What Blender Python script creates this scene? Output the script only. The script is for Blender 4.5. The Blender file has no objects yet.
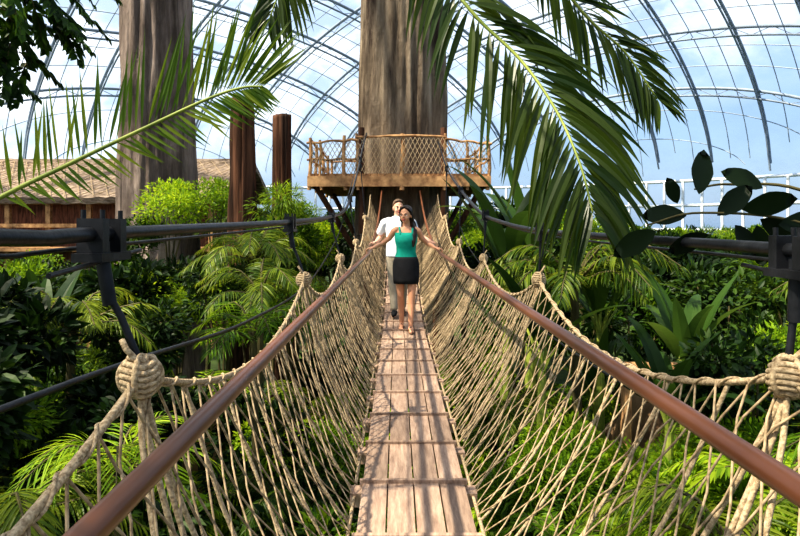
import bpy, bmesh, math, random
from mathutils import Vector, Matrix, noise
random.seed(7)
R=random.Random(11)
E=4.83
scene=bpy.context.scene
COL=scene.collection
GZ=-4.83
# ---------------------------------------------------------------- materials
def newmat(name):
    m=bpy.data.materials.new(name); m.use_nodes=True
    nt=m.node_tree; nt.nodes.clear()
    out=nt.nodes.new('ShaderNodeOutputMaterial')
    return m,nt,out
def ramp(nt,fac,stops):
    r=nt.nodes.new('ShaderNodeValToRGB')
    el=r.color_ramp.elements
    while len(el)<len(stops): el.new(0.5)
    for e,(p,c) in zip(el,stops):
        e.position=p; e.color=(c[0],c[1],c[2],1)
    nt.links.new(fac,r.inputs[0]); return r.outputs[0]
def noisetex(nt,scale,detail=4,stretch=(1,1,1),rough=0.6,coord='Object'):
    tc=nt.nodes.new('ShaderNodeTexCoord'); mp=nt.nodes.new('ShaderNodeMapping')
    mp.inputs['Scale'].default_value=stretch
    n=nt.nodes.new('ShaderNodeTexNoise'); n.inputs['Scale'].default_value=scale
    n.inputs['Detail'].default_value=detail; n.inputs['Roughness'].default_value=rough
    nt.links.new(tc.outputs[coord],mp.inputs[0]); nt.links.new(mp.outputs[0],n.inputs['Vector'])
    return n.outputs['Fac']
def simple(name,c1,c2,scale=5,stretch=(1,1,1),rough=0.7,bump=0.3,metal=0,bdist=0.02,detail=4,lo=.35,hi=.65,spec=.3):
    m,nt,out=newmat(name)
    p=nt.nodes.new('ShaderNodeBsdfPrincipled')
    f=noisetex(nt,scale,detail,stretch)
    nt.links.new(ramp(nt,f,[(lo,c1),(hi,c2)]),p.inputs['Base Color'])
    p.inputs['Roughness'].default_value=rough; p.inputs['Metallic'].default_value=metal
    p.inputs['Specular IOR Level'].default_value=spec
    if bump:
        b=nt.nodes.new('ShaderNodeBump'); b.inputs['Strength'].default_value=bump; b.inputs['Distance'].default_value=bdist
        nt.links.new(f,b.inputs['Height']); nt.links.new(b.outputs[0],p.inputs['Normal'])
    nt.links.new(p.outputs[0],out.inputs[0])
    return m
def barkmat(name,c1,c2,c3):
    m,nt,out=newmat(name)
    p=nt.nodes.new('ShaderNodeBsdfPrincipled'); p.inputs['Roughness'].default_value=.92; p.inputs['Specular IOR Level'].default_value=.2
    f=noisetex(nt,2.6,10,(1,1,.11),.7); g=noisetex(nt,.9,5,(1,1,.35),.6); h=noisetex(nt,9,8,(1,1,.5),.7)
    base=ramp(nt,f,[(.36,c1),(.5,c2),(.64,c3)])
    st=ramp(nt,g,[(.36,(.45,.43,.42)),(.58,(1,1,1))])
    mx=nt.nodes.new('ShaderNodeMix'); mx.data_type='RGBA'; mx.blend_type='MULTIPLY'; mx.inputs[0].default_value=1
    nt.links.new(base,mx.inputs[6]); nt.links.new(st,mx.inputs[7]); nt.links.new(mx.outputs[2],p.inputs['Base Color'])
    ad=nt.nodes.new('ShaderNodeMath'); ad.operation='MULTIPLY_ADD'; ad.inputs[1].default_value=.35
    nt.links.new(h,ad.inputs[0]); nt.links.new(f,ad.inputs[2])
    b=nt.nodes.new('ShaderNodeBump'); b.inputs['Strength'].default_value=1; b.inputs['Distance'].default_value=.22
    nt.links.new(ad.outputs[0],b.inputs['Height']); nt.links.new(b.outputs[0],p.inputs['Normal'])
    nt.links.new(p.outputs[0],out.inputs[0]); return m
def leafmat(name,c1,c2,c3,trans=0.35,rough=0.5,spec=.2):
    m,nt,out=newmat(name)
    g=nt.nodes.new('ShaderNodeNewGeometry')
    oi=nt.nodes.new('ShaderNodeObjectInfo')
    mx=nt.nodes.new('ShaderNodeMath'); mx.operation='MULTIPLY_ADD'
    mx.inputs[1].default_value=0.5
    ad=nt.nodes.new('ShaderNodeMath'); ad.operation='MULTIPLY'; ad.inputs[1].default_value=0.5
    nt.links.new(g.outputs['Random Per Island'],mx.inputs[0])
    nt.links.new(oi.outputs['Random'],ad.inputs[0]); nt.links.new(ad.outputs[0],mx.inputs[2])
    col=ramp(nt,mx.outputs[0],[(0.12,c1),(0.5,c2),(0.88,c3)])
    p=nt.nodes.new('ShaderNodeBsdfPrincipled'); p.inputs['Roughness'].default_value=rough
    p.inputs['Specular IOR Level'].default_value=spec
    nt.links.new(col,p.inputs['Base Color'])
    t=nt.nodes.new('ShaderNodeBsdfTranslucent')
    hs=nt.nodes.new('ShaderNodeHueSaturation'); hs.inputs['Value'].default_value=1.9; hs.inputs['Hue'].default_value=0.475
    nt.links.new(col,hs.inputs['Color']); nt.links.new(hs.outputs[0],t.inputs['Color'])
    mix=nt.nodes.new('ShaderNodeMixShader'); mix.inputs[0].default_value=trans
    nt.links.new(p.outputs[0],mix.inputs[1]); nt.links.new(t.outputs[0],mix.inputs[2])
    nt.links.new(mix.outputs[0],out.inputs[0])
    return m
M_rope=simple('rope',(.22,.155,.09),(.52,.40,.26),90,(1,1,1),.9,.9,0,.006,3)
M_net=simple('net_twine',(.19,.135,.08),(.44,.33,.21),40,(1,1,1),.9,.3,0,.004,2)
M_pipe=simple('rail_brown',(.07,.025,.013),(.20,.075,.036),6,(1,.2,1),.33,.15,0,.004,spec=.5)
M_steel=simple('dark_steel',(.006,.007,.009),(.022,.023,.028),12,(1,1,1),.4,.15,.3)
M_bark=barkmat('bark',(.06,.04,.03),(.24,.185,.135),(.43,.345,.26))
M_bark2=barkmat('bark_grey',(.08,.06,.05),(.24,.185,.16),(.40,.32,.28))
M_red=simple('bark_red',(.02,.009,.005),(.14,.06,.032),4,(1,1,.1),.9,1.0,0,.08,6)
M_wood=simple('platform_wood',(.20,.10,.045),(.52,.30,.14),5,(1,1,1),.75,.4,0,.02)
M_thatch=simple('thatch',(.10,.07,.05),(.34,.26,.20),3.5,(1,1,4),.95,1.0,0,.1,8)
M_wall=simple('hut_wall_wood',(.07,.03,.02),(.24,.10,.06),4,(4,1,.6),.8,.5)
M_soil=simple('soil_and_moss',(.012,.018,.006),(.05,.085,.015),1.1,(1,1,1),1,.8,0,.1,8)
M_rock=simple('rock',(.12,.07,.04),(.30,.19,.11),1.2,(1,1,1),.9,.9,0,.1,8)
M_stem=simple('stem',(.04,.035,.015),(.12,.10,.04),6,(1,1,.3),.8,.3)
M_rachis=simple('frond_rib',(.14,.19,.03),(.32,.36,.07),6,(1,1,1),.5,.1)
M_skin=simple('skin',(.60,.29,.17),(.68,.35,.21),3,(1,1,1),.5,0)
M_skin2=simple('skin_male',(.60,.32,.22),(.68,.38,.27),3,(1,1,1),.5,0)
M_hair=simple('dark_hair',(.008,.005,.004),(.035,.02,.014),30,(1,1,.2),.4,.4)
M_hair2=simple('brown_hair',(.06,.035,.02),(.14,.085,.05),30,(1,1,.2),.5,.4)
M_teal=simple('teal_cotton',(.0,.26,.19),(.01,.38,.28),8,(1,1,1),.8,.2)
M_black=simple('black_cotton',(.006,.006,.008),(.013,.013,.016),8,(1,1,1),.8,.2)
M_white=simple('white_cotton',(.62,.64,.70),(.75,.76,.80),8,(1,1,1),.8,.2)
M_beige=simple('beige_cotton',(.30,.26,.20),(.40,.34,.26),8,(1,1,1),.8,.2)
M_sandal=simple('sandal_leather',(.12,.06,.03),(.2,.1,.06),8,(1,1,1),.6,.1)
M_eyew=simple('eye_white',(.8,.8,.8),(.85,.85,.85),3,rough=.2,bump=0)
M_iris=simple('eye_dark',(.02,.01,.008),(.03,.015,.01),3,rough=.2,bump=0)
M_lip=simple('lip',(.5,.10,.09),(.55,.14,.12),3,rough=.4,bump=0)
M_rib=simple('backlit_white_steel',(.20,.25,.33),(.28,.33,.41),2,rough=.5,bump=0)  # white rib tubes; their backlit grey is put into the colour
M_seam=simple('seam_steel',(.30,.36,.45),(.38,.44,.53),2,rough=.5,bump=0)
M_mull=simple('white_painted_steel',(.72,.76,.82),(.80,.84,.88),2,rough=.5,bump=0)
def deckmat():
    m,nt,out=newmat('deck_wood')
    p=nt.nodes.new('ShaderNodeBsdfPrincipled'); p.inputs['Roughness'].default_value=.75; p.inputs['Specular IOR Level'].default_value=.25
    f=noisetex(nt,16,7,(3,.35,1),.7)
    c=ramp(nt,f,[(.3,(.19,.12,.088)),(.7,(.47,.33,.245))])
    g=nt.nodes.new('ShaderNodeNewGeometry')
    mp=nt.nodes.new('ShaderNodeMapRange'); mp.inputs[3].default_value=.68; mp.inputs[4].default_value=1.12
    nt.links.new(g.outputs['Random Per Island'],mp.inputs[0])
    hs=nt.nodes.new('ShaderNodeHueSaturation'); nt.links.new(mp.outputs[0],hs.inputs['Value']); nt.links.new(c,hs.inputs['Color'])
    nt.links.new(hs.outputs[0],p.inputs['Base Color'])
    b=nt.nodes.new('ShaderNodeBump'); b.inputs['Strength'].default_value=.6; b.inputs['Distance'].default_value=.01
    nt.links.new(f,b.inputs['Height']); nt.links.new(b.outputs[0],p.inputs['Normal'])
    nt.links.new(p.outputs[0],out.inputs[0]); return m
M_deck=deckmat()
def etfe():
    m,nt,out=newmat('etfe_foil')
    f=noisetex(nt,.13,5,(1,1,1.5))
    fr=ramp(nt,f,[(.40,(.08,)*3),(.62,(.40,)*3)])
    tr=nt.nodes.new('ShaderNodeBsdfTransparent'); tr.inputs[0].default_value=(.91,.96,1,1)
    tl=nt.nodes.new('ShaderNodeBsdfTranslucent'); tl.inputs[0].default_value=(.92,.97,1,1)
    mx=nt.nodes.new('ShaderNodeMixShader')
    nt.links.new(fr,mx.inputs[0]); nt.links.new(tr.outputs[0],mx.inputs[1]); nt.links.new(tl.outputs[0],mx.inputs[2])
    nt.links.new(mx.outputs[0],out.inputs[0]); return m
M_etfe=etfe()
L_bush=leafmat('leaf_bush',(.007,.026,.002),(.040,.098,.005),(.19,.29,.012),.35)
L_dark=leafmat('leaf_dark_shade',(.003,.010,.002),(.010,.03,.004),(.04,.08,.009),.22)  # dark foliage, with the undergrowth's shade also put into its colour
L_bright=leafmat('leaf_bright',(.035,.09,.004),(.15,.27,.010),(.36,.48,.025),.4)
L_palm=leafmat('leaf_palm',(.012,.034,.003),(.045,.09,.007),(.19,.24,.02),.4,.4)
L_frond=leafmat('leaf_frond_backlit',(.006,.017,.003),(.015,.038,.005),(.05,.08,.008),.5,.35,.35)  # backlit darkness of the overhanging fronds is painted into the leaf colour
L_yfrond=leafmat('leaf_frond_light',(.02,.055,.005),(.06,.12,.01),(.20,.25,.02),.5,.45)
L_banana=leafmat('leaf_banana',(.010,.028,.005),(.028,.066,.010),(.07,.13,.02),.3,.5)
L_round=leafmat('leaf_round_silhouette',(.002,.005,.002),(.005,.012,.004),(.010,.022,.006),.05,.45,.15)  # near-black base colour paints the leaves as silhouettes against the light
# ---------------------------------------------------------------- helpers
def empty(name,loc=(0,0,0)):
    e=bpy.data.objects.new(name,None); e.empty_display_size=.2; COL.objects.link(e); e.location=loc; return e
def mobj(name,V,F,mat,parent=None,smooth=False):
    me=bpy.data.meshes.new(name); me.from_pydata([tuple(v) for v in V],[],F); me.update()
    if mat: me.materials.append(mat)
    if smooth:
        for p in me.polygons: p.use_smooth=True
    o=bpy.data.objects.new(name,me); COL.objects.link(o)
    if parent: o.parent=parent
    return o
def box(V,F,x0,x1,y0,y1,z0,z1,zf=None):
    b=len(V)
    f=zf or (lambda y:0)
    for y in (y0,y1):
        for z in (z0,z1):
            for x in (x0,x1): V.append(Vector((x,y,z+f(y))))
    for q in ((0,1,3,2),(4,6,7,5),(0,4,5,1),(2,3,7,6),(0,2,6,4),(1,5,7,3)): F.append([b+i for i in q])
def curve(name,splines,rad,mat,parent=None,res=1,radii=None,smooth=True):
    cu=bpy.data.curves.new(name,'CURVE'); cu.dimensions='3D'; cu.bevel_depth=rad; cu.bevel_resolution=res
    cu.use_fill_caps=True
    for si,pts in enumerate(splines):
        s=cu.splines.new('POLY'); s.points.add(len(pts)-1)
        for i,p in enumerate(pts):
            s.points[i].co=(p[0],p[1],p[2],1)
            if len(p)>3: s.points[i].radius=p[3]
        s.use_smooth=smooth
    cu.materials.append(mat)
    o=bpy.data.objects.new(name,cu); COL.objects.link(o)
    if parent: o.parent=parent
    return o
def catmull(pts,n):
    P=[Vector(p) for p in pts]; P=[P[0]*2-P[1]]+P+[P[-1]*2-P[-2]]
    out=[]
    for i in range(1,len(P)-2):
        for k in range(n):
            t=k/n; a,b,c,d=P[i-1],P[i],P[i+1],P[i+2]
            out.append(.5*((2*b)+(c-a)*t+(2*a-5*b+4*c-d)*t*t+(3*b-a-3*c+d)*t**3))
    out.append(P[-2]); return out
def interp(tab,x):
    if x<=tab[0][0]: return tab[0][1]
    for (a,va),(b,vb) in zip(tab,tab[1:]):
        if x<=b:
            t=(x-a)/(b-a); return va+(vb-va)*t
    return tab[-1][1]
UP=Vector((0,0,1))
def leaf(V,F,base,d,n,L,W,segs=2,droop=0.0,fold=.25,peak=.4,sharp=1.0):
    d=Vector(d).normalized(); n=Vector(n)
    p=Vector(base); st=L/segs
    b0=len(V); V.append(p.copy()); prev=None
    for i in range(1,segs+1):
        d=(d+Vector((0,0,-droop/segs))).normalized()
        p=p+d*st; t=i/segs
        if i==segs:
            V.append(p.copy()); ti=len(V)-1
            F.append([prev[0],prev[1],ti]); F.append([prev[1],prev[2],ti])
        else:
            w=d.cross(n)
            if w.length<1e-3: w=d.cross(Vector((1,0,0.1)))
            w.normalize(); nn=w.cross(d)
            ww=W*.5*(min(1,(t/peak))**.6 if t<peak else (max(0,1-((t-peak)/(1-peak))**1.6))**sharp)
            ww=max(ww,W*.04)
            k=len(V)
            V.append(p+w*ww+nn*ww*fold); V.append(p.copy()); V.append(p-w*ww+nn*ww*fold)
            cur=(k,k+1,k+2)
            if prev is None:
                F.append([b0,k,k+1]); F.append([b0,k+1,k+2])
            else:
                F.append([prev[0],cur[0],cur[1],prev[1]]); F.append([prev[1],cur[1],cur[2],prev[2]])
            prev=cur
def rdir(r=R):
    while True:
        v=Vector((r.uniform(-1,1),r.uniform(-1,1),r.uniform(-1,1)))
        if .05<v.length<1: return v.normalized()
def frond(V,F,pts,n=40,L=.6,W=.05,droop=.8,ang=1.0,normal=None,start=.1,segs=5,sub=8,jit=.12,Lend=.5,twist=.35,s1=1.0):
    C=catmull(pts,sub); N=len(C)-1
    for i in range(n):
        t=start+(1-start)*i/(n-1); u=t*N; k=min(int(u),N-1); p=C[k].lerp(C[k+1],u-k)
        tan=(C[min(k+1,N)]-C[k]).normalized()
        nn=Vector(normal) if normal is not None else None
        if nn is None:
            side=tan.cross(UP)
            if side.length<.05: side=Vector((1,0,0))
            side.normalize(); nn=side.cross(tan)
        side=tan.cross(nn).normalized()
        prof=math.sin(math.pi*(.12+.80*min(1,(t-start)/(1-start+1e-6))**.9))**.55
        prof=max(prof,Lend*.6)
        for s in (-1,1):
            a=ang*(1-.45*t)+R.uniform(-jit,jit)
            d=tan*math.cos(a)+side*s*math.sin(a)+nn.normalized()*R.uniform(-.1,.15)
            tw=(nn+rdir()*twist).normalized()
            leaf(V,F,p,d,tw,L*prof*R.uniform(.85,1.1)*(s1 if s>0 else 1),W,segs,droop*R.uniform(.7,1.3),.35,.3)
    return C
def stemtube(V,F,pts,r0,r1,sides=5):
    b=len(V); n=len(pts)
    for i,p in enumerate(pts):
        p=Vector(p)
        t=(Vector(pts[min(i+1,n-1)])-Vector(pts[max(i-1,0)])).normalized()
        a=t.cross(Vector((.31,.9,.2))).normalized(); c=t.cross(a)
        r=r0+(r1-r0)*i/(n-1)
        for k in range(sides):
            an=2*math.pi*k/sides; V.append(p+a*math.cos(an)*r+c*math.sin(an)*r)
    for i in range(n-1):
        for k in range(sides):
            k2=(k+1)%sides
            F.append([b+i*sides+k,b+i*sides+k2,b+(i+1)*sides+k2,b+(i+1)*sides+k])
    F.append([b+k for k in range(sides)][::-1]); F.append([b+(n-1)*sides+k for k in range(sides)])
def twomesh(name,V1,F1,m1,V2,F2,m2):
    me=bpy.data.meshes.new(name); o=len(V1)
    me.from_pydata([tuple(v) for v in V1+V2],[],F1+[[i+o for i in f] for f in F2]); me.update()
    me.materials.append(m1); me.materials.append(m2)
    idx=[0]*len(F1)+[1]*len(F2); me.polygons.foreach_set('material_index',idx)
    return me
def inst(name,me,loc,s=1,rz=0,parent=None,sz=None,tilt=0):
    o=bpy.data.objects.new(name,me); COL.objects.link(o); o.location=loc
    o.scale=(s,s,sz or s); o.rotation_euler=(tilt,0,rz)
    if parent: o.parent=parent
    return o
# ---------------------------------------------------------------- world, sun, camera
w=bpy.data.worlds.new('World'); scene.world=w; w.use_nodes=True
nt=w.node_tree; bg=nt.nodes['Background']
sky=nt.nodes.new('ShaderNodeTexSky'); sky.sky_type='NISHITA'; sky.sun_disc=False
SUN_EL=math.radians(55); SUN_AZ=math.radians(245)
sky.sun_elevation=math.radians(45); sky.sun_rotation=SUN_AZ; sky.air_density=1.3; sky.dust_density=1.5
mixc=nt.nodes.new('ShaderNodeMix'); mixc.data_type='RGBA'; mixc.inputs[0].default_value=.6
mixc.inputs[7].default_value=(3.9,5.6,8.4,1)
nt.links.new(sky.outputs[0],mixc.inputs[6])
nt.links.new(mixc.outputs[2],bg.inputs[0]); bg.inputs[1].default_value=.135
sl=bpy.data.lights.new('sun','SUN'); sl.energy=13.5; sl.angle=math.radians(.8); sl.color=(1,.86,.64)
so=bpy.data.objects.new('sun',sl); COL.objects.link(so); so.location=(-20,-10,40)
sd=Vector((math.sin(SUN_AZ)*math.cos(SUN_EL),math.cos(SUN_AZ)*math.cos(SUN_EL),math.sin(SUN_EL)))
so.rotation_euler=(-sd).to_track_quat('-Z','Y').to_euler()
cam=bpy.data.cameras.new('camera'); co=bpy.data.objects.new('camera',cam); COL.objects.link(co)
cam.lens=27.45; cam.sensor_width=36; cam.shift_y=-.0538; cam.shift_x=.0038; cam.clip_start=.05; cam.clip_end=600
co.location=(0,0,0); co.rotation_euler=(math.radians(90),0,0); scene.camera=co
scene.view_settings.view_transform='Standard'
for lk in ('Medium High Contrast','None'):
    try:
        scene.view_settings.look=lk; break
    except Exception: pass
scene.view_settings.exposure=-.05

# ---------------------------------------------------------------- ground
V=[];F=[];n=60
for j in range(n+1):
    for i in range(n+1):
        x=-70+140*i/n; y=-50+140*j/n
        V.append(Vector((x,y,GZ+.25*noise.noise(Vector((x*.2,y*.2,0))))))
for j in range(n):
    for i in range(n): F.append([j*(n+1)+i,j*(n+1)+i+1,(j+1)*(n+1)+i+1,(j+1)*(n+1)+i])
mobj('ground',V,F,M_soil,smooth=True)

# ---------------------------------------------------------------- dome
CY=14; AX=48; AY=62; ZB=4.5; H=23
def dz(x,y):
    q=1-((x/AX)**2+((y-CY)/AY)**2)
    return None if q<0 else ZB+H*q**.5
dome=empty('foil_dome_roof')
V=[];F=[]; nr=26;na=90
for i in range(nr+1):
    r=math.sin(i/nr*math.pi/2)
    for k in range(na):
        a=2*math.pi*k/na; q=max(0,1-r**2)
        V.append(Vector((AX*r*math.cos(a),CY+AY*r*math.sin(a),ZB+H*q**.5)))
for i in range(nr):
    for k in range(na):
        k2=(k+1)%na
        F.append([i*na+k,i*na+k2,(i+1)*na+k2,(i+1)*na+k])
mobj('foil_cushions',V,F,M_etfe,dome,True)
spl=[];thin=[];zig=[]
def dline(p0,dx,dy,store,off=.25):
    pts=[]
    for k in range(-180,181):
        x=p0[0]+dx*k*.5; y=p0[1]+dy*k*.5
        z=dz(x,y)
        if z is not None: pts.append((x,y,z-off))
    if len(pts)>5: store.append(pts)
for a in (math.radians(40),math.radians(140)):
    for k in range(-12,13):
        c=k*5.2
        p0=(-math.sin(a)*c,CY+math.cos(a)*c)
        dline(p0,math.cos(a),math.sin(a),spl)
        for cc in (c+1.73,c+3.46):
            dline((-math.sin(a)*cc,CY+math.cos(a)*cc),math.cos(a),math.sin(a),thin,.1)
for s in spl:
    zig.append([(p[0],p[1],p[2]-(.7 if i%2 else 0)) for i,p in enumerate(s[::3])])
curve('arch_ribs',spl,.15,M_rib,dome,1)
curve('arch_ribs_lower',[[(p[0],p[1],p[2]-.7) for p in s[::2]] for s in spl],.095,M_rib,dome,0)
curve('arch_rib_lacing',zig,.035,M_rib,dome,0)
curve('cushion_seams',thin,.045,M_seam,dome,0)
V=[];F=[]
for k in range(na):
    a=2*math.pi*k/na
    V.append(Vector((AX*math.cos(a),CY+AY*math.sin(a),GZ))); V.append(Vector((AX*math.cos(a),CY+AY*math.sin(a),ZB)))
for k in range(na):
    k2=(k+1)%na; F.append([2*k,2*k2,2*k2+1,2*k+1])
mobj('wall_perimeter',V,F,M_etfe,None)
mul=[];ring=[[],[],[]]
for k in range(181):
    a=2*math.pi*k/180
    x,y=(AX-.3)*math.cos(a),CY+(AY-.3)*math.sin(a)
    mul.append([(x,y,GZ),(x,y,ZB)])
    for q,zz in enumerate((ZB,ZB-2.5,ZB-5)): ring[q].append((x,y,zz))
curve('window_mullions',mul+ring,.16,M_mull,dome,0)

# ---------------------------------------------------------------- trunks
def trunk(name,x,y,z0,z1,r0,r1,mat,flute=.1,seg=120,rings=110,seed=0,flare=.0,parent=None,lean=(0,0)):
    V=[];F=[]
    for i in range(rings+1):
        t=i/rings; z=z0+(z1-z0)*t; r=r0+(r1-r0)*t
        r*=1+flare*math.exp(-t*6)
        for k in range(seg):
            a=2*math.pi*k/seg; ca,sa=math.cos(a),math.sin(a)
            f=noise.noise(Vector((ca*2.2+seed,sa*2.2,z*.10)))*1.2+noise.noise(Vector((ca*6+seed,sa*6,z*.18)))*.9+.6*noise.noise(Vector((ca*13,sa*13+seed,z*.4)))
            cr=noise.noise(Vector((ca*4.5+seed+20,sa*4.5,z*.12)))
            f-=4.5*max(0,.10-abs(cr))
            rr=r*(1+flute*f)
            V.append(Vector((x+lean[0]*t+ca*rr,y+lean[1]*t+sa*rr,z)))
    for i in range(rings):
        for k in range(seg):
            k2=(k+1)%seg; F.append([i*seg+k,i*seg+k2,(i+1)*seg+k2,(i+1)*seg+k])
    F.append([rings*seg+k for k in range(seg)])
    return mobj(name,V,F,mat,parent,True)
tt=empty('giant_tree')
trunk('trunk',.1,16.4,GZ-.3,13,1.17,.99,M_bark,.13,flare=.35,parent=tt,seed=3)
for i,(dx,dy,dzz) in enumerate([(5,2,4),(-5,1,4.5),(1,5,4),(-1,-4,5)]):
    V=[];F=[]; stemtube(V,F,catmull([(.1,16.4,11.5),(.1+dx*.4,16.4+dy*.4,13),(.1+dx,16.4+dy,12+dzz)],5),.7,.25,12); mobj('limb_%d'%(i+1),V,F,M_bark,tt,True)
tt2=empty('giant_tree')
trunk('trunk',-7.3,18.5,GZ-.3,13,1.12,.98,M_bark2,.10,flare=.3,parent=tt2,seed=9)
for i,(dx,dy,dzz) in enumerate([(5,2,4),(-5,1,4.5),(1,5,4)]):
    V=[];F=[]; stemtube(V,F,catmull([(-7.3,18.5,11.5),(-7.3+dx*.4,18.5+dy*.4,13),(-7.3+dx,18.5+dy,12+dzz)],5),.7,.25,12); mobj('limb_%d'%(i+1),V,F,M_bark2,tt2,True)
trunk('dead_tree_trunk',-3.62,14.2,GZ-.1,2.95,.30,.22,M_red,.42,48,80,5,lean=(.05,0))
trunk('dead_tree_trunk',-2.95,15.8,GZ-.1,2.85,.26,.22,M_red,.34,48,80,8)

# ---------------------------------------------------------------- bridge
def rise(y): return .023*(y-7)**2 if y>7 else 0.0
def dk(y): return -1.33+rise(y)
bridge=empty('rope_bridge')
XL,XR=-.18,.35
V=[];F=[]; y=-3.0; Vb=[];Fb=[]
PY=.56
while y<13.9:
    nb=4; bw=(XR-XL)/nb
    for k in range(nb):
        x0=XL+k*bw+.004; x1=XL+(k+1)*bw-.004; j=R.uniform(-.003,.003)
        box(V,F,x0,x1,y+.016,y+PY-.016,-.035+j,0+j,dk)
    box(Vb,Fb,XL-.012,XR+.012,y-.020,y+.006,-.02,.016,dk)
    box(Vb,Fb,XL-.06,XR+.06,y-.05,y+.05,-.11,-.04,dk)
    y+=PY
mobj('deck_planks',V,F,M_deck,bridge)
mobj('deck_battens',Vb,Fb,M_deck,bridge)
RLX,RRX=-.35,.53
for nm,x in (('handrail_pipe_1',RLX),('handrail_pipe_2',RRX)):
    pts=[(x,-3+.25*i,dk(-3+.25*i)+.98) for i in range(69)]
    curve(nm,[pts],.019,M_pipe,bridge,4)
KN=[-3.65,-1.1,1.45,4.0,6.55,9.1,11.65,14.2]
TOPX={-1:-.61,1:.93}
def ztop(y):
    t=((y-1.45)/2.55)%1.0
    return -.36-.22*4*t*(1-t)+rise(y)
def netpt(side,y,t):
    xe=XL-.04 if side<0 else XR+.04
    x=xe+(TOPX[side]-xe)*(t**.9)
    zb=dk(y)-.06; z=zb+(ztop(y)-zb)*t
    x+=side*.03*math.sin(math.pi*t)
    return Vector((x,y,z))
for side,nm in ((-1,'net_1'),(1,'net_2')):
    spl=[]; WY=.50; st=.125; nseg=10
    s0=-3.0-WY
    while s0<14:
        for dr in (1,-1):
            pts=[]; ph=R.uniform(-.01,.01)
            for i in range(nseg+1):
                t=i/nseg; yy=s0+ph+(WY*t if dr>0 else WY*(1-t))
                if -3<=yy<=13.95:
                    p=netpt(side,yy,t)
                    p+=Vector((noise.noise(p*5)*.02,noise.noise(p*4+Vector((3,1,2)))*.03,noise.noise(p*5+Vector((9,1,2)))*.02))
                    pts.append(p)
            if len(pts)>1: spl.append(pts)
        s0+=st
    curve(nm,spl,.0036,M_net,bridge,1)
    spl=[]; yy=-2.9
    while yy<13.9:
        q=yy+R.uniform(-.03,.03); sl_=R.uniform(-.06,.06)
        spl.append([netpt(side,min(13.9,q+sl_*t/8),t/8)+Vector((side*.008,0,noise.noise(Vector((q*3,t,1)))*.01)) for t in range(9)])
        yy+=.36
    curve(nm+'_uprights',spl,.0070,M_rope,bridge,2)
    edge=[]; low=[]
    for i in range(0,340):
        yy=-3+.05*i
        edge.append((TOPX[side],yy,ztop(yy))); low.append((XL-.04 if side<0 else XR+.04,yy,dk(yy)-.06))
    curve(nm+'_border_rope',[edge,low],.0095,M_rope,bridge,2)
    sp=[]
    for i in range(0,1360):
        yy=-3+.0125*i; a=yy*2*math.pi/.15
        sp.append((TOPX[side]+.0125*math.cos(a),yy,ztop(yy)+.0125*math.sin(a)))
    curve(nm+'_lacing',[sp],.004,M_rope,bridge,1)
cab={-1:[(-3,.22),(-1,.05),(1.0,-.02),(1.5,-.02),(4,.02),(6.5,.09),(8.2,.2),(9.5,.5),(11,1.0),(12,1.4),(14,2.1)],
      1:[(-3,.2),(-1,.02),(1.0,-.07),(1.5,-.06),(4,-.04),(5.6,.03),(7,.15),(9,.5),(11.6,1.08),(14,1.9)]}
CX={-1:-.70,1:.95}
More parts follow.
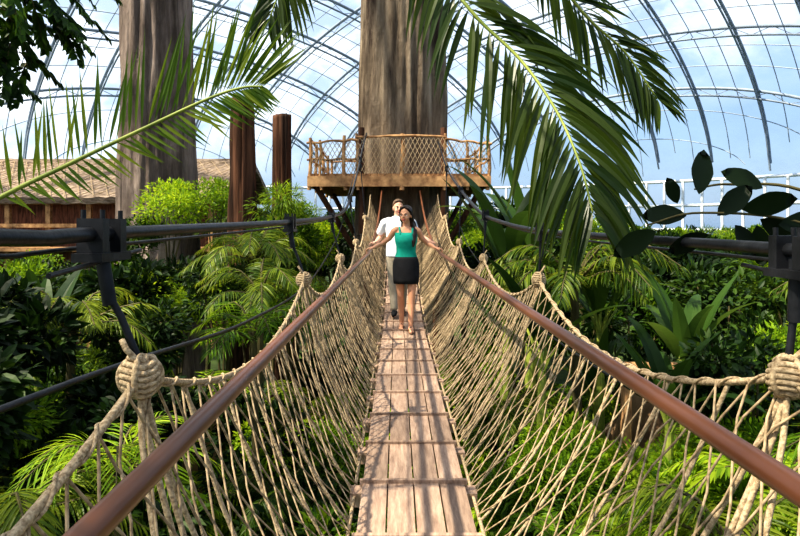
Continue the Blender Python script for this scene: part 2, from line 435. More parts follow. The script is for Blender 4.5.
for side in (-1,1):
    pts=catmull([(CX[side],a,b) for a,b in cab[side]],8)
    curve('main_cable_%d'%(1 if side<0 else 2),[pts],.017,M_steel,bridge,3)
    pts2=[p+Vector((side*.06,0,-.035)) for p in pts]
    curve('safety_cable_%d'%(1 if side<0 else 2),[pts2],.006,M_steel,bridge,1)
    knots=[];hang=[];turn=[];V=[];F=[];core=[]
    for yk in KN[1:-1]:
        x=TOPX[side]; z=ztop(yk)
        sp=[]
        turns=7
        for i in range(turns*14+1):
            t=i/(turns*14); a=t*turns*2*math.pi
            h=(t-.5)*.095; r=.041*math.sqrt(max(.12,1-(2*t-1)**2*.85))
            sp.append((x+r*math.cos(a),yk+r*math.sin(a),z+h+.006*math.sin(a*2)))
        knots.append(sp)
        for ph in (.3,1.7):
            sp=[]
            for i in range(25):
                a=i/24*2*math.pi
                vx=math.cos(a)*.047; vz=math.sin(a)*.048
                sp.append((x+vx*math.cos(ph),yk+vx*math.sin(ph),z+vz))
            knots.append(sp)
        core.append([(x,yk,z-.04,.6),(x,yk,z-.02,1),(x,yk,z+.02,1),(x,yk,z+.04,.6)])
        for q in (-.14,-.03,.10):
            sp=[]
            for i in range(9):
                t=i/8; yy=yk+q*min(1,t*2.2)
                p=netpt(side,yy,1-t*.98); p.x+=side*.012
                if i==0: p=Vector((x,yk,z-.02))
                sp.append(p)
            knots.append(sp)
        knots.append([(x,yk,z+.03),(x+.02*side,yk-.03,z+.07),(x+.035*side,yk-.02,z+.09)])
        zc=interp(cab[side],yk); cx=CX[side]
        hang.append([(cx,yk,zc),(cx,yk,zc-.12),(x*.5+cx*.5,yk,(zc+z)*.5-.03),(x,yk,z+.03)])
        turn.append([(cx,yk,zc-.06),(cx*.8+x*.2,yk,zc-.17)])
        turn.append([(cx,yk,zc-.02),(cx,yk,zc-.07)])
        for dy in (-.045,.045):
            box(V,F,cx-.03,cx+.03,yk+dy-.016,yk+dy+.016,zc-.045,zc+.035)
            turn.append([(cx-.022,yk+dy,zc-.05,.35),(cx-.022,yk+dy,zc+.055,.35)])
            turn.append([(cx+.022,yk+dy,zc-.05,.35),(cx+.022,yk+dy,zc+.055,.35)])
        box(V,F,cx-.035,cx+.035,yk-.075,yk+.075,zc-.065,zc-.045)
        if yk<11:
            turn.append([(cx-.02*side,yk-.26,zc-.08,.35),(cx+.02*side,yk+.26,zc-.05,.35)])
    curve('rope_knots_%d'%(1 if side<0 else 2),knots,.0075,M_rope,bridge,2)
    curve('knot_cores_%d'%(1 if side<0 else 2),core,.038,M_rope,bridge,3)
    curve('hangers_%d'%(1 if side<0 else 2),hang,.009,M_steel,bridge,2)
    curve('turnbuckles_%d'%(1 if side<0 else 2),turn,.017,M_steel,bridge,2)
    mobj('cable_clamps_%d'%(1 if side<0 else 2),V,F,M_steel,bridge)
curve('stabiliser_cable_1',[catmull([(-1.05,-3,-.35),(-1.08,1.6,-.50),(-1.1,4.5,-.71),(-1.15,8,-.75),(-1.2,12,-.3),(-1.2,14,.2)],8)],.012,M_steel,bridge,2)
curve('stabiliser_cable_2',[catmull([(1.75,-3,-.9),(1.75,1.6,-1.05),(1.7,4.5,-1.2),(1.6,8,-1.1),(1.45,12,-.5),(1.4,14,.1)],8)],.010,M_steel,bridge,2)

# ---------------------------------------------------------------- platform
plat=empty('wooden_tree_platform')
V=[];F=[]
x0,x1=-2.05,2.15
x=x0
while x<x1-.05:
    box(V,F,x+.005,x+.155,14.0,18.8,1.12,1.18); x+=.16
box(V,F,x0,x1,13.93,14.0,.88,1.12)
box(V,F,x0,x1,18.7,18.8,.88,1.12); box(V,F,x0,x0+.08,14,18.8,.88,1.12); box(V,F,x1-.08,x1,14,18.8,.88,1.12)
for xx in (-1.3,1.45): box(V,F,xx-.08,xx+.08,14,18.8,.9,1.12)
mobj('floor_boards',V,F,M_wood,plat)
V=[];F=[]
box(V,F,-.75,.95,13.85,15.6,dk(14)-.16,dk(14)-.04)
mobj('landing',V,F,M_wood,plat)
posts=[];rails=[];nt_=[]
def post(x,y,zt,r=1.0):
    j=lambda:R.uniform(-.03,.03)
    posts.append([(x+j(),y+j(),.8,r),(x+j(),y+j(),1.3,r*.9),(x+j(),y+j(),1.7,r*.95),(x+j(),y+j(),zt,r*.8)])
for x,zt,r in ((-2.0,2.0,1),(-1.75,1.95,.8),(-1.2,2.05,1.1),(-.92,2.1,.9),(.12,2.1,1.3),(1.12,2.1,1),(1.6,1.95,.8),(2.1,2.05,1)):
    post(x,14.0,zt,r)
for y in (15.2,16.4,17.6,18.7):
    post(x0+.05,y,2.0); post(x1-.05,y,2.0)
for x in (-1,0,1): post(x,18.75,2.0)
def wob(a,b,n=8,amp=.025):
    a=Vector(a);b=Vector(b); return [tuple(a.lerp(b,i/n)+rdir()*amp)+(R.uniform(.85,1.15),) for i in range(n+1)]
rails+= [wob((-2.05,13.98,1.88),(-.9,13.98,1.95)),wob((-.95,13.98,2.03),(1.15,13.98,2.03)),wob((1.1,13.98,1.96),(2.15,13.98,1.86))]
rails+= [wob((-2.05,13.98,1.5),(-.9,13.98,1.52)),wob((1.1,13.98,1.5),(2.15,13.98,1.5))]
for z in (1.95,1.5):
    rails+= [wob((x0+.05,14,z),(x0+.05,18.75,z)),wob((x1-.05,14,z),(x1-.05,18.75,z)),wob((x0,18.75,z),(x1,18.75,z))]
curve('railing_posts',posts,.045,M_wood,plat,2); curve('railing_rails',rails,.028,M_wood,plat,2)
for a in range(-10,45):
    for dr in (1,-1):
        pts=[]
        for i in range(9):
            t=i/8; x=-2.0+a*.105+ (dr*.42*t) ; z=1.18+.83*t
            if -1.98<x<2.1: pts.append((x,13.97-.03*math.sin(t*3.1),z-(.1*t if abs(x-.1)>1.05 else 0)))
        if len(pts)>1: nt_.append(pts)
curve('railing_net',nt_,.007,M_rope,plat,1)
st=[]
for x,y in ((-.7,14.1),(.9,14.1)): st.append([(x,y,GZ),(x,y,dk(14)-.05)])
for x in (-1.9,2.0):
    st.append([(x,14.3,.9),(x*.4+.05,15.4,-1.2)]); st.append([(x,18.2,.9),(x*.4+.05,17.4,-1.2)])
for x,s in ((-.82,-1),(1.08,1)):
    st.append([(x,14.12,-.2),(x,14.12,2.25)])
curve('support_struts',st,.07,M_red,plat,2)

# ---------------------------------------------------------------- hut
hut=empty('thatched_hut')
V=[];F=[]
nx=60;ny=14
def roofgrid(ya,za,yb,zb):
    b=len(V)
    for j in range(ny+1):
        for i in range(nx+1):
            t=j/ny; x=-22+15.6*i/nx
            step=.06*((t*7)%1)
            V.append(Vector((x+.03*noise.noise(Vector((x*3,t*9,1))),ya+(yb-ya)*t,za+(zb-za)*t-step+.06*noise.noise(Vector((x*4,t*20,3))))))
    for j in range(ny):
        for i in range(nx):
            F.append([b+j*(nx+1)+i,b+j*(nx+1)+i+1,b+(j+1)*(nx+1)+i+1,b+(j+1)*(nx+1)+i])
roofgrid(23.2,1.05,27.2,2.75); roofgrid(31.2,1.05,27.2,2.75)
o=mobj('roof_thatch',V,F,M_thatch,hut); md=o.modifiers.new('s','SOLIDIFY'); md.thickness=.25
spn=[]
for i in range(0,60):
    x=-22+i*.55
    for dx in (2.2,-2.2):
        pts=[]
        for q in range(9):
            t=q/8; xx=x+dx*t
            if -22<xx<-6.4: pts.append((xx,23.2+4*t,1.1+1.7*t+.03))
        if len(pts)>1: spn.append(pts)
curve('roof_net',spn,.016,M_net,hut,0)
V=[];F=[]
box(V,F,-21.5,-7.1,24.2,24.35,GZ,1.3); box(V,F,-21.5,-7.1,30,30.15,GZ,1.3); box(V,F,-7.2,-7.0,24.3,30.1,GZ,1.4); box(V,F,-21.6,-21.4,24.3,30.1,GZ,1.4)
mobj('walls',V,F,M_wall,hut)
V=[];F=[]
for i in range(10): box(V,F,-21.4+i*1.57,-21.22+i*1.57,23.5,23.68,GZ,1.1)
box(V,F,-21.5,-7,23.45,23.7,.8,.95); box(V,F,-21.5,-7,23.45,23.6,-.1,.05); box(V,F,-21.5,-7,23.0,24.2,-1.0,-.85)
mobj('posts',V,F,M_wood,hut)

# ---------------------------------------------------------------- plant meshes
def bushmesh(name,nleaf,Ls,Ws,mat,seed,droop=.3,flat=.8,stems=True):
    r=random.Random(seed); V=[];F=[];V2=[];F2=[]
    blobs=[(Vector((0,0,0)),.7)]
    for i in range(6):
        a=r.uniform(0,6.28); blobs.append((Vector((math.cos(a)*.6,math.sin(a)*.6,r.uniform(-.4,.45))),r.uniform(.28,.48)))
    for i in range(nleaf):
        c,rad=blobs[i%len(blobs)]
        d=rdir(r); q=r.random()**.35
        p=c+Vector((d.x,d.y,d.z*flat))*rad*q
        dd=(d+rdir(r)*.7+Vector((0,0,.15)))
        n=(UP+rdir(r)*.7)
        leaf(V,F,p,dd,n,Ls*r.uniform(.6,1.3),Ws*r.uniform(.7,1.2),3,droop,.2,.45)
    if stems:
        for c,rad in blobs[:5]:
            stemtube(V2,F2,catmull([(0,0,-4),(c.x*.2,c.y*.2,-1.6),tuple(c)],4),.035,.015,5)
    return twomesh(name,V,F,mat,V2,F2,M_stem)
B1=bushmesh('shrub_a',2200,.15,.065,L_bush,1)
B2=bushmesh('shrub_b',2500,.12,.045,L_bright,2)
B3=bushmesh('shrub_c',1500,.25,.12,L_dark,3,.5)
B4=bushmesh('shrub_d',2200,.24,.03,L_bush,4,.9)
B5=bushmesh('shrub_e',1900,.17,.08,L_dark,6,.4)
def rosette(name,nf,FL,LL,LW,mat,seed,trunkh=4,nl=34,lift=.9,droop=.9):
    r=random.Random(seed); V=[];F=[];V2=[];F2=[]
    for i in range(nf):
        a=2*math.pi*i/nf*1.0+r.uniform(-.2,.2)+ (i%3)*.35; el=r.uniform(.25,1.1)*lift
        d=Vector((math.cos(a),math.sin(a),0)); l=FL*r.uniform(.8,1.1)
        pts=[(0,0,0),d*l*.35*math.cos(el)+UP*l*.42*math.sin(el),d*l*.7*math.cos(el*.8)+UP*l*.55*math.sin(el),d*l*math.cos(el*.5)+UP*l*(.55*math.sin(el)-.22)]
        C=frond(V,F,[tuple(p) for p in pts],nl,LL,LW,droop,1.1,None,.12,4,5)
        stemtube(V2,F2,[tuple(c) for c in C[::3]],.018*FL,.004*FL,4)
    if trunkh: stemtube(V2,F2,[(0,0,-trunkh),(.05,0,-trunkh*.5),(0,0,0)],.08,.06,8)
    return twomesh(name,V,F,mat,V2,F2,M_stem)
P1=rosette('palm_a',14,1.5,.42,.030,L_palm,1)
P2=rosette('fern_a',14,1.0,.20,.035,L_bright,2,0,30,.8,.5)
P3=rosette('palm_b',12,1.3,.50,.024,L_bright,5,4,22,1.0,.5)
def bananamesh(name,seed,n=9,mat=L_banana):
    r=random.Random(seed); V=[];F=[];V2=[];F2=[]
    for i in range(n):
        a=2*math.pi*i/n+r.uniform(-.3,.3); el=r.uniform(.9,1.4); d=Vector((math.cos(a)*math.cos(el),math.sin(a)*math.cos(el),math.sin(el)))
        h=r.uniform(.3,.6); b=d*h; stemtube(V2,F2,[(0,0,-.1),tuple(b*.5),tuple(b)],.03,.018,5)
        leaf(V,F,b,d,(-d+UP*.3).cross(d).cross(d)*-1,r.uniform(1.2,1.8),r.uniform(.28,.38),12,r.uniform(.6,1.6),.25,.35,.7)
    stemtube(V2,F2,[(0,0,-4.5),(.03,0,-2),(0,0,0)],.13,.07,10)
    return twomesh(name,V,F,mat,V2,F2,M_rachis)
BN1=bananamesh('banana_a',3); BN2=bananamesh('banana_b',8)
def grassmesh(name,seed):
    r=random.Random(seed); V=[];F=[]
    for i in range(170):
        p=Vector((r.uniform(-.6,.6),r.uniform(-.6,.6),0)); d=UP+rdir(r)*.5
        leaf(V,F,p,d,rdir(r),r.uniform(.4,.8),.035,4,r.uniform(.3,1.2),.2)
    return twomesh(name,V,F,L_bright,[],[],M_stem)
G1=grassmesh('grass_a',1)

jung={k:empty(k) for k in ('jungle_shrubs','jungle_palms','jungle_ferns','banana_plants','grass_undergrowth')}
TOPL=[(2.5,-3.0),(4,-2.6),(6,-2.2),(8,-1.6),(10,-1.1),(13,-.4),(16,.1),(20,.6),(26,.7),(35,1.2),(48,2.0)]
rows=[3.2,4.4,5.8,7.4,9.2,11.2,13.5,16.5,20,24,30,37,45]
for D in rows:
    s=.60+.030*D
    step=s*1.4
    x=-(.72*D+2.5)
    while x<.72*D+2.5:
        xx=x+R.uniform(-.35,.35)*step; yy=D+R.uniform(-.5,.5)*min(1.5,D*.12)
        x+=step
        top=interp(TOPL,yy)+R.uniform(-.7,.35)
        side=abs(xx-.1)
        if side>.38*D+1.2 and xx>0: top+=.6*min(1,(side-.38*D-1.2))
        if xx>.30*yy: top=min(top,.012*yy-.25+R.uniform(-.3,.1))
        if xx<-.22*yy-1 and yy<23: top=min(top+.5,-.015*yy-.45)
        if side<1.0+s and yy<15: top=min(top,-2.4)
        if side<1.9 and yy>=13.5 and yy<19: continue
        if xx<-5.0 and 20.6<yy<34: continue
        if -9.2<xx<-5.4 and 16.5<yy<20.5: continue
        k=R.random(); rz=R.uniform(0,6.28)
        left=xx<0
        if k<.72:
            me=R.choice([B1,B1,B5,B2,B3,B4] if not left else [B1,B3,B5,B4,B2,B1])
            if left and D<8: me=R.choice([B3,B5,B3,B1,B4])
            inst('shrub',me,(xx,yy,top-s*.85),s,rz,jung['jungle_shrubs'])
        elif k<.86:
            inst('palm',R.choice([P1,P1,P3]),(xx,yy,top-s*.7),s*.85,rz,jung['jungle_palms'])
        elif k<.92 and side>2.2:
            inst('banana',R.choice([BN1,BN2]),(xx,yy,top-s*1.7),s*.85,rz,jung['banana_plants'])
        else:
            inst('shrub',B2,(xx,yy,top-s*.8),s,rz,jung['jungle_shrubs'])
for i in range(260):
    D=R.uniform(5,15); xx=R.uniform(-.75*D-1,.75*D+1)
    k=R.random(); rz=R.uniform(0,6.28)
    if k<.5: inst('grass',G1,(xx,D,GZ+.1),R.uniform(1,1.9),rz,jung['grass_undergrowth'])
    elif k<.85: inst('fern',P2,(xx,D,GZ+R.uniform(.2,.9)),R.uniform(.8,1.3),rz,jung['jungle_ferns'])
    else: inst('shrub',R.choice([B1,B2]),(xx,D,GZ+.6),R.uniform(.6,.9),rz,jung['jungle_shrubs'])
# sunlit fern / grass banks either side of the bridge
for i in range(46):
    D=R.uniform(4.2,8.0); sg=1 if i%5 else -1
    xx=sg*R.uniform(1.3,.62*D+.6)+.1
    inst('palm',P3 if i%4==0 else P1 if i%7==0 else B2,(xx,D,-3.5+R.uniform(-.3,.35)+(.05*D)),R.uniform(.5,.75),R.uniform(0,6.28),jung['jungle_palms'] if (i%4==0 or i%7==0) else jung['jungle_shrubs'])
for i in range(30):
    D=R.uniform(4.0,7.6); sg=1 if i%2 else -1
    xx=sg*R.uniform(.8,.6*D+.4)+.1
    inst('tree_fern',P2,(xx,D,-3.2+R.uniform(-.3,.3)),R.uniform(.55,.85),R.uniform(0,6.28),jung['jungle_ferns'])
for me,x,y,z,s in ((B2,-5.6,15,.45,1.0),(B2,-4.7,15.6,.6,.9),(B4,-2.6,12.8,.25,.85),(B1,-2.2,12.5,-.5,.9),(B1,-6.4,14.2,-.5,1.0),(B4,-2.0,11.5,-1.4,.9),
                   (B2,8.3,12,-1.2,1.1),(B1,6.8,10.5,-1.1,.9),(B2,5.0,7.6,-1.9,.8),(B1,4.6,14,-.3,1.0),(B3,-4.3,6.2,-1.2,.9),(B3,-3.9,5.0,-1.7,.8),(B5,3.2,15,.0,1.0),(B5,-3.4,8.2,-1.5,.8),(B5,-2.9,10.2,-1.0,.8),
                   (B5,3.9,6.6,-1.7,.8),(B5,4.9,9.0,-1.2,.9),(B5,6.0,12.2,-.8,1.0),(B5,-3.0,6.6,-2.2,.8)):
    inst('shrub',me,(x,y,z),s,R.uniform(0,6),jung['jungle_shrubs'])
for me,x,y,z,s in ((P3,-1.55,6.6,-1.25,.62),(P1,-1.9,8.5,-1.0,.7),(P1,-2.3,9.8,-.6,.8),(P3,-2.1,4.6,-1.9,.6),(P2,3.4,5.4,-2.5,1.0),(P3,4.4,5.2,-2.3,.9),(P1,2.6,4.6,-2.6,.8),(P2,2.3,3.6,-2.5,.7),(P1,-4.0,7.5,-1.3,.8),(P1,6.3,8.2,-1.2,.8),(P1,2.5,8.6,-.9,1.0),(P1,-2.7,4.2,-2.2,.7)):
    inst('palm',me,(x,y,z),s,R.uniform(0,6),jung['jungle_palms'])
for me,x,y,z,s in ((BN1,1.75,9.6,-1.0,1.05),(BN2,2.3,10.4,-.9,1.1),(BN1,3.0,9.0,-1.6,.8),(BN2,3.5,7.4,-1.9,.7),(BN1,2.9,6.5,-2.2,.6),(BN2,1.9,8.0,-1.9,.8),(BN1,-5.0,8.5,-2.0,.8)):
    inst('banana',me,(x,y,z),s,R.uniform(0,6),jung['banana_plants'])
V=[];F=[]; stemtube(V,F,catmull([(2.9,8.3,-1.95),(4.0,8.0,-1.9),(5.2,7.7,-2.05)],6),.09,.07,10)
stemtube(V,F,[(3.1,8.25,GZ),(3.1,8.25,-1.9)],.08,.07,8); stemtube(V,F,[(5.0,7.75,GZ),(5.0,7.75,-2.0)],.08,.07,8)
mobj('log_fence',V,F,M_wood,None,True)
for x,y,s in ((4.2,9.5,1.0),(-3.6,9.6,.9),(5.6,9.0,.8)):
    bm=bmesh.new(); bmesh.ops.create_icosphere(bm,subdivisions=4,radius=s)
    for v in bm.verts: v.co*=1+.35*noise.noise(v.co*1.4+Vector((x,y,0))); v.co.z*=1.6
    me=bpy.data.meshes.new('boulder'); bm.to_mesh(me); bm.free(); me.materials.append(M_rock)
    for p in me.polygons: p.use_smooth=True
    inst('boulder',me,(x,y,GZ+s*.8))

# ---------------------------------------------------------------- foreground palm fronds
palm=empty('overhanging_palm')
V=[];F=[];V2=[];F2=[]
def bigfrond(pts,n,L,W,droop,ang,normal,start,jit=.1,twist=.35,s1=1.0):
    C=frond(V,F,pts,n,L,W,droop,ang,normal,start,7,8,jit,.5,twist,s1)
    stemtube(V2,F2,[tuple(c) for c in C],.013,.004,6)
crown=(-1.5,-1.4,2.9)
bigfrond([crown,(-.9,.8,2.55),(-.35,2.2,1.95),(.14,2.95,1.36),(.35,2.9,1.02),(.565,2.8,.76),(.69,2.65,.50),(.75,2.5,.25),(.77,2.4,.05)],52,.60,.036,.95,1.1,(0,-1,.25),.34,.16,.6)
bigfrond([crown,(-.6,.8,2.75),(.1,2.0,2.0),(.5,2.6,1.38),(.85,2.9,1.05),(1.12,3.0,.85),(1.28,3.0,.62)],36,.42,.026,.6,.9,(0,-1,.35),.5,.14,.6)
bigfrond([crown,(-1.35,.8,2.6),(-1.0,2.0,2.1),(-.62,2.8,1.6),(-.55,3.0,1.3),(-.63,3.0,1.0)],28,.36,.024,.8,.9,(0,-1,.2),.62)
bigfrond([crown,(-2.4,-.5,3.2),(-3.4,.2,2.6),(-4,.6,1.7)],40,.5,.034,.7,1.0,None,.2)
bigfrond([crown,(-2.0,-2.4,3.3),(-2.4,-3.5,2.7),(-2.6,-4.2,1.8)],40,.5,.034,.7,1.0,None,.2)
mobj('leaflets',V,F,L_frond,palm); mobj('ribs',V2,F2,M_rachis,palm,True)
V=[];F=[]; stemtube(V,F,catmull([(-1.9,-1.6,GZ),(-1.85,-1.6,-1),(-1.6,-1.5,1.5),crown],5),.13,.09,14); mobj('trunk',V,F,M_bark2,palm,True)
palm2=empty('young_palm')
V=[];F=[];V2=[];F2=[]
crown=(-2.75,2.2,-1.0)
bigfrond([crown,(-2.3,2.4,-.35),(-1.72,2.5,.06),(-1.38,2.55,.25),(-1.06,2.6,.42),(-.80,2.6,.54),(-.66,2.6,.585),(-.57,2.6,.59)],58,.44,.016,.03,1.35,(0.1,-1,.1),.32,.16,.5,.5)
bigfrond([crown,(-3.2,2.6,-.1),(-3.3,3.2,.5),(-3.2,3.9,.8)],36,.5,.034,.6,1.0,None,.2)
bigfrond([crown,(-3.1,1.5,-.1),(-3.6,.9,.2),(-4.1,.4,-.1)],36,.5,.034,.6,1.0,None,.2)
mobj('leaflets',V,F,L_yfrond,palm2); mobj('ribs',V2,F2,M_rachis,palm2,True)
V=[];F=[]; stemtube(V,F,catmull([(-2.9,2.1,GZ),(-2.85,2.1,-3),crown],5),.1,.07,12); mobj('trunk',V,F,M_bark2,palm2,True)
tb=empty('leafy_tree')
V=[];F=[];V2=[];F2=[]
r=random.Random(5)
stemtube(V2,F2,catmull([(-5.2,4.6,GZ),(-5.0,4.8,-1),(-4.4,5,1.6),(-3.6,5.1,2.3)],5),.14,.06,10)
for i in range(110):
    b=Vector((r.uniform(-4.2,-2.75),r.uniform(4.5,5.6),r.uniform(1.35,2.6)))
    d=Vector((r.uniform(.0,.8),r.uniform(-.4,.4),r.uniform(-.7,.1))).normalized()
    l=r.uniform(.5,.9)
    pts=[tuple(b),tuple(b+d*.25*l),tuple(b+d*.5*l+Vector((0,0,-.08)))]
    stemtube(V2,F2,pts,.008,.003,4)
    frond(V,F,pts,11,.15,.06,.5,1.0,None,.1,4,4,.4)
mobj('leaves',V,F,L_bush,tb); mobj('branches',V2,F2,M_stem,tb,True)
cl=empty('round_leaf_climber')
V=[];F=[];V2=[];F2=[]
br=[catmull([(2.4,1.6,-3.0),(2.0,1.8,-1.0),(1.7,1.95,-.2),(1.35,2.0,.0),(1.0,2.0,.04),(.82,2.0,.0)],8),
    catmull([(1.7,1.95,-.2),(1.4,2.05,.1),(1.15,2.1,.14),(1.0,2.05,.12)],8),
    catmull([(2.0,1.8,-1.0),(1.45,1.9,-.5),(1.30,1.95,-.25),(1.28,1.95,-.15)],8)]
for c in br: stemtube(V2,F2,[tuple(p) for p in c],.008,.003,5)
for (x,y,z,dx,dzz,L) in ((.99,2.0,.10,.2,1,.16),(1.13,2.0,.05,.9,.3,.17),(1.22,2.05,.02,1,-.5,.17),(.85,2.0,-.02,-1,-.5,.16),(.95,2.0,.03,-.9,.1,.14),(1.08,1.95,0,.6,-.7,.15),
     (1.30,1.95,.06,.8,.4,.16),(1.36,2.0,-.02,.9,-.5,.15),(1.28,1.95,-.2,.5,-.8,.15),(1.30,1.98,-.3,.3,.9,.14),(.92,2.0,.07,-.4,.8,.1),(1.2,2.0,.12,-.5,.3,.14),(1.4,1.9,-.4,-.5,-.6,.15),(1.02,2.0,-.03,-.8,-.3,.14),
     (1.05,2.0,.03,.5,.5,.15),(1.18,2.0,.0,.3,-.9,.15),(1.25,2.0,.0,.9,.1,.17),
     (1.45,1.9,.1,.6,.7,.15),(1.5,1.9,-.1,.8,-.3,.16),(1.55,1.9,-.35,.8,-.1,.16)):
    leaf(V,F,(x,y,z),(dx,r.uniform(-.3,.3),dzz),(r.uniform(-.4,.4),-1,r.uniform(-.5,.2)),L,L*.5,8,.2,.15,.45,.6)
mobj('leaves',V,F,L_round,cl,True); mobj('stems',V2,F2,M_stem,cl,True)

# ---------------------------------------------------------------- people
def sph(bm,c,r,M=None,sub=3):
    m=Matrix.Translation(Vector(c))@Matrix.Diagonal((r[0],r[1],r[2],1))
    if M: m=M@m
    bmesh.ops.create_icosphere(bm,subdivisions=sub,radius=1,matrix=m)
def limb(bm,pts,rad,sub=2,M=None):
    for i in range(len(pts)-1):
        a=Vector(pts[i]);b=Vector(pts[i+1]); ra,rb=rad[i],rad[i+1]
        L=(b-a).length; n=max(2,int(L/(min(ra,rb)*.35)))
        for k in range(n+1):
            t=k/n
            if k==n and i<len(pts)-2: continue
            rr=ra+(rb-ra)*t; sph(bm,a.lerp(b,t),(rr,rr,rr),M,sub)
def loft(bm,rings,cap=True,seg=28):
    prev=None
    for (z,cx,cy,rx,ry) in rings:
        cur=[bm.verts.new((cx+rx*math.cos(2*math.pi*k/seg),cy+ry*math.sin(2*math.pi*k/seg),z)) for k in range(seg)]
        if prev:
            for k in range(seg): bm.faces.new((prev[k],prev[(k+1)%seg],cur[(k+1)%seg],cur[k]))
        elif cap: bm.faces.new(cur[::-1])
        prev=cur
    if cap: bm.faces.new(prev)
def fin(bm,name,mat,parent,voxel=None,smooth=3,solid=None):
    bmesh.ops.recalc_face_normals(bm,faces=bm.faces)
    me=bpy.data.meshes.new(name); bm.to_mesh(me); bm.free(); me.materials.append(mat)
    for p in me.polygons: p.use_smooth=True
    o=bpy.data.objects.new(name,me); COL.objects.link(o); o.parent=parent
    if voxel:
        m=o.modifiers.new('r','REMESH'); m.mode='VOXEL'; m.voxel_size=voxel; m.use_smooth_shade=True
        if smooth: m=o.modifiers.new('s','SMOOTH'); m.iterations=smooth; m.factor=.5
    if solid: m=o.modifiers.new('t','SOLIDIFY'); m.thickness=solid
    return o
def person(name,loc,female,skin,hairm,yaw,pitch,roll=0,legflip=1,sc=1.0):
    P=empty(name,loc); P.scale=(sc,sc,sc)
    sw=.160 if female else .195
    bm=bmesh.new()
    if female: rings=[(.80,0,0,.14,.09),(.87,0,0,.165,.112),(.94,0,0,.15,.10),(1.03,0,0,.118,.084),(1.10,0,-.005,.122,.09),(1.19,0,-.012,.136,.102),(1.27,0,0,.142,.092),(1.32,0,.005,.125,.07),(1.36,0,.01,.07,.052)]
    else: rings=[(.80,0,0,.14,.10),(.87,0,0,.16,.112),(.94,0,0,.155,.108),(1.03,0,0,.145,.10),(1.12,0,0,.155,.108),(1.22,0,0,.172,.115),(1.30,0,0,.175,.105),(1.36,0,.005,.15,.08),(1.40,0,.01,.07,.06)]
    loft(bm,rings)
    if female:
        for s in (-1,1): sph(bm,(s*.062,-.07,1.20),(.058,.05,.056))
    hz=0 if female else .03
    limb(bm,[(0,.015,1.33+hz),(0,.005,1.44+hz)],[.050,.043] if female else [.065,.056])
    railz=(dk(loc[1]-.1*sc)+.98-loc[2])/sc
    for s in (-1,1):
        f=-.13 if s*legflip>0 else .13
        hip=(s*.085,0,.84); kn=(s*.072,f*.35-.02,.46); an=(s*.058,f,.085)
        limb(bm,[hip,(s*.082,f*.15-.005,.66),kn,(s*.066,f*.6+.008,.34),(s*.06,f*.85+.005,.2),an],[.088,.07,.05,.052,.04,.033],2)
        limb(bm,[(s*.058,f+.03,.035),(s*.062,f-.06,.035),(s*.066,f-.14,.022)],[.033,.034,.024])
        for q in range(5): limb(bm,[(s*(.048+q*.011),f-.14,.018),(s*(.046+q*.0125),f-.185+q*.007,.014)],[.011,.008],1)
        rx=RLX if s<0 else RRX
        hx=abs(rx-loc[0])/sc-.44; hh=railz-.98
        def hp(x,y,z): return (s*(x+hx),y,z+hh)
        wr=hp(.375,-.075,1.045)
        limb(bm,[(s*sw*.8,.0,1.325+hz*.8),(s*sw,.005,1.305+hz*.8),(s*(sw+.05+hx*.25),.05,1.21),(s*(.295+hx*.5),.10,1.115+hh*.4),(s*(.335+hx*.8),.01,1.08+hh*.8),wr],
             [.042,.043,.037,.031,.030,.022] if female else [.055,.056,.046,.039,.037,.028],2)
        for q in range(4):
            yb=-.055-q*.0235
            limb(bm,[wr,hp(.41,-.07-.3*(yb*-1-.09),1.038),hp(.448,yb,1.030)],[.017,.016,.0115],1)
            ex=(1,1.1,1.05,.85)[q]
            limb(bm,[hp(.448,yb,1.030),hp(.448+.026*ex,yb,1.020),hp(.452+.030*ex,yb,1.020-.028*ex),hp(.448+.018*ex,yb-.002,1.018-.046*ex)],[.0105,.0092,.0085,.0072],1)
        limb(bm,[hp(.392,-.085,1.04),hp(.402,-.125,1.034),hp(.415,-.152,1.026),hp(.428,-.172,1.018)],[.015,.012,.0105,.0085],1)
    HM=Matrix.Translation((0,-.005,1.412+hz))@Matrix.Rotation(yaw,4,'Z')@Matrix.Rotation(pitch,4,'X')@Matrix.Rotation(roll,4,'Y')@Matrix.Scale(1.05,4)
    sph(bm,(0,.015,.125),(.070,.088,.090),HM)
    sph(bm,(0,-.026,.082),(.055,.058,.078),HM)
    sph(bm,(0,-.054,.022),(.024,.022,.020),HM)
    limb(bm,[(0,-.080,.118),(0,-.097,.086)],[.007,.011],2,HM)
    sph(bm,(0,-.090,.081),(.015,.011,.008),HM)
    for s in (-1,1):
        sph(bm,(s*.071,.012,.09),(.009,.018,.03),HM); sph(bm,(s*.033,-.052,.066),(.022,.024,.026),HM)
        sph(bm,(s*.028,-.074,.126),(.022,.010,.007),HM)
    limb(bm,[(0,.03,-.03),(0,.01,.06)],[.043,.044] if female else [.056,.056],2,HM)
    fin(bm,'body',skin,P,.0055,3)
    bm=bmesh.new()
    for s in (-1,1): sph(bm,(s*.028,-.0775,.105),(.0135,.008,.0068),HM)
    fin(bm,'eyes',M_eyew,P)
    bm=bmesh.new()
    for s in (-1,1):
        sph(bm,(s*.027,-.0835,.105),(.006,.004,.0058),HM)
        limb(bm,[(s*.014,-.086,.124),(s*.030,-.085,.129),(s*.044,-.076,.124)],[.0028,.0035,.0022],1,HM)
        limb(bm,[(s*.014,-.082,.110),(s*.028,-.086,.1135),(s*.042,-.077,.110)],[.0016,.002,.0016],1,HM)
    fin(bm,'irises_and_brows',M_iris,P)
    bm=bmesh.new(); sph(bm,(0,-.081,.053),(.022,.009,.005),HM); sph(bm,(0,-.080,.045),(.018,.009,.0055),HM)
    fin(bm,'lips',M_lip,P)
    bm=bmesh.new()
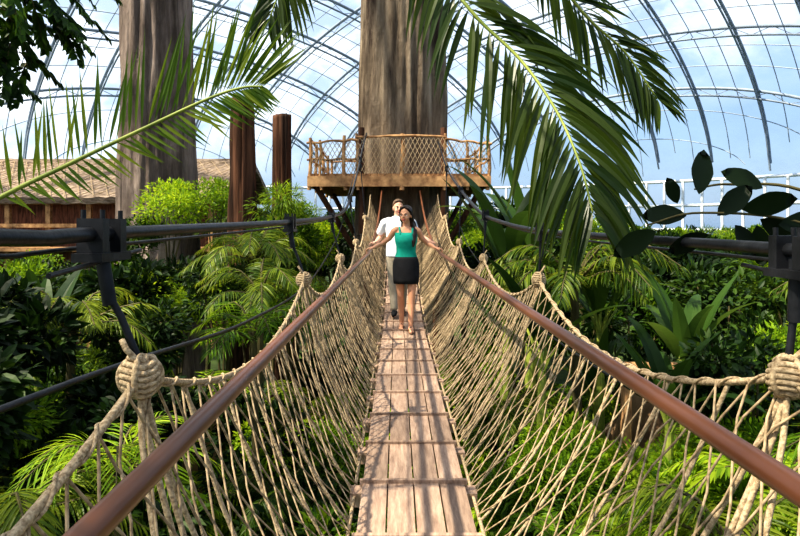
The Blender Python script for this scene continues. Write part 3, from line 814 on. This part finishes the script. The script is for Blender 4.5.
    if female:
        sph(bm,(0,.032,.142),(.080,.090,.084),HM); sph(bm,(0,.05,.09),(.076,.066,.085),HM)
        for s in (-1,1):
            limb(bm,[(s*.008,-.045,.208),(s*.050,-.038,.182),(s*.071,-.010,.14),(s*.077,.018,.09),(s*.073,.03,.03)],[.014,.016,.014,.016,.022],2,HM)
        for q,(dx,dy) in enumerate(((0,0),(.025,.02),(-.015,.015))):
            limb(bm,[(.05+dx*.3,.05,1.49),(.085+dx,.04+dy,1.40),(.105+dx,-.035+dy,1.33),(.10+dx,-.10+dy,1.25),(.095+dx*.7,-.120,1.17),(.09+dx*.4,-.115,1.10)],[.036,.026,.02,.018,.014,.006],2)
        limb(bm,[(0,.07,1.49),(0,.095,1.38),(0,.1,1.22),(0,.095,1.1)],[.07,.07,.06,.02],2)
    else:
        sph(bm,(0,.034,.145),(.078,.088,.083),HM); sph(bm,(0,.05,.10),(.076,.062,.075),HM)
        for s in (-1,1): limb(bm,[(0,-.045,.205),(s*.04,-.04,.192),(s*.068,-.005,.15)],[.016,.016,.012],2,HM)
    fin(bm,'hair',hairm,P,.006,3)
    if female:
        bm=bmesh.new()
        loft(bm,[(.90,0,0,.165,.116),(.96,0,0,.148,.104),(1.03,0,0,.128,.095),(1.10,0,-.008,.131,.103),(1.15,0,-.018,.142,.118),(1.20,0,-.025,.15,.125),(1.25,0,-.014,.151,.115),(1.285,0,-.006,.146,.10)],False)
        fin(bm,'tank_top',M_teal,P,None,0,.006)
        bm=bmesh.new()
        for s in (-1,1):
            limb(bm,[(s*.080,-.098,1.27),(s*.085,-.060,1.325),(s*.088,.0,1.352),(s*.085,.06,1.325),(s*.080,.09,1.27)],[.014]*5,2)
        fin(bm,'straps',M_teal,P,.006,1)
        bm=bmesh.new()
        loft(bm,[(.61,0,0,.165,.135),(.66,0,0,.172,.134),(.76,0,0,.180,.13),(.86,0,0,.177,.125),(.93,0,0,.162,.114),(.965,0,0,.148,.106)],False)
        fin(bm,'mini_skirt',M_black,P,None,0,.008)
        bm=bmesh.new()
        for s in (-1,1):
            f=-.13 if s*legflip>0 else .13
            for (cx,cy),rx in zip([(s*.058,f+.035),(s*.062,f-.06),(s*.066,f-.16)],(.036,.042,.042)): sph(bm,(cx,cy,.006),(rx,.075,.009))
            limb(bm,[(s*.058-.035,f-.07,.02),(s*.062,f-.085,.068),(s*.062+.038,f-.07,.02)],[.009]*3,1)
        fin(bm,'sandals',M_sandal,P,.006,1)
    else:
        bm=bmesh.new()
        loft(bm,[(.84,0,0,.185,.135),(.95,0,0,.18,.132),(1.05,0,0,.172,.125),(1.15,0,0,.178,.13),(1.25,0,0,.192,.132),(1.33,0,0,.188,.115),(1.39,0,.005,.14,.085),(1.43,0,.01,.075,.068)])
        for s in (-1,1): limb(bm,[(s*.14,0,1.35),(s*.198,.01,1.325),(s*.235,.045,1.24),(s*.26,.065,1.2)],[.066,.07,.066,.062])
        fin(bm,'t_shirt',M_white,P,.009,3)
        bm=bmesh.new()
        loft(bm,[(.78,0,0,.165,.12),(.88,0,0,.178,.128),(.95,0,0,.172,.124)])
        for s in (-1,1):
            f=-.13 if s*legflip>0 else .13
            limb(bm,[(s*.088,0,.82),(s*.085,f*.15,.66),(s*.075,f*.35-.02,.46),(s*.066,f*.65+.01,.3),(s*.06,f*.95,.12)],[.098,.086,.072,.066,.058])
        fin(bm,'trousers',M_beige,P,.009,3)
        bm=bmesh.new()
        for s in (-1,1):
            f=-.13 if s*legflip>0 else .13
            limb(bm,[(s*.058,f+.03,.045),(s*.062,f-.07,.042),(s*.066,f-.16,.034)],[.045,.045,.036])
        fin(bm,'shoes',M_black,P,.008,2)
    return P
person('walking_woman',(.115,7.7,dk(7.7)+.002),True,M_skin,M_hair,math.radians(-22),math.radians(6),sc=.95)
person('walking_man',(.02,8.6,dk(8.6)+.01),False,M_skin2,M_hair2,math.radians(8),math.radians(4),legflip=-1,sc=.97)

for o in list(scene.objects):
    if o.parent is None: o.location.z+=E
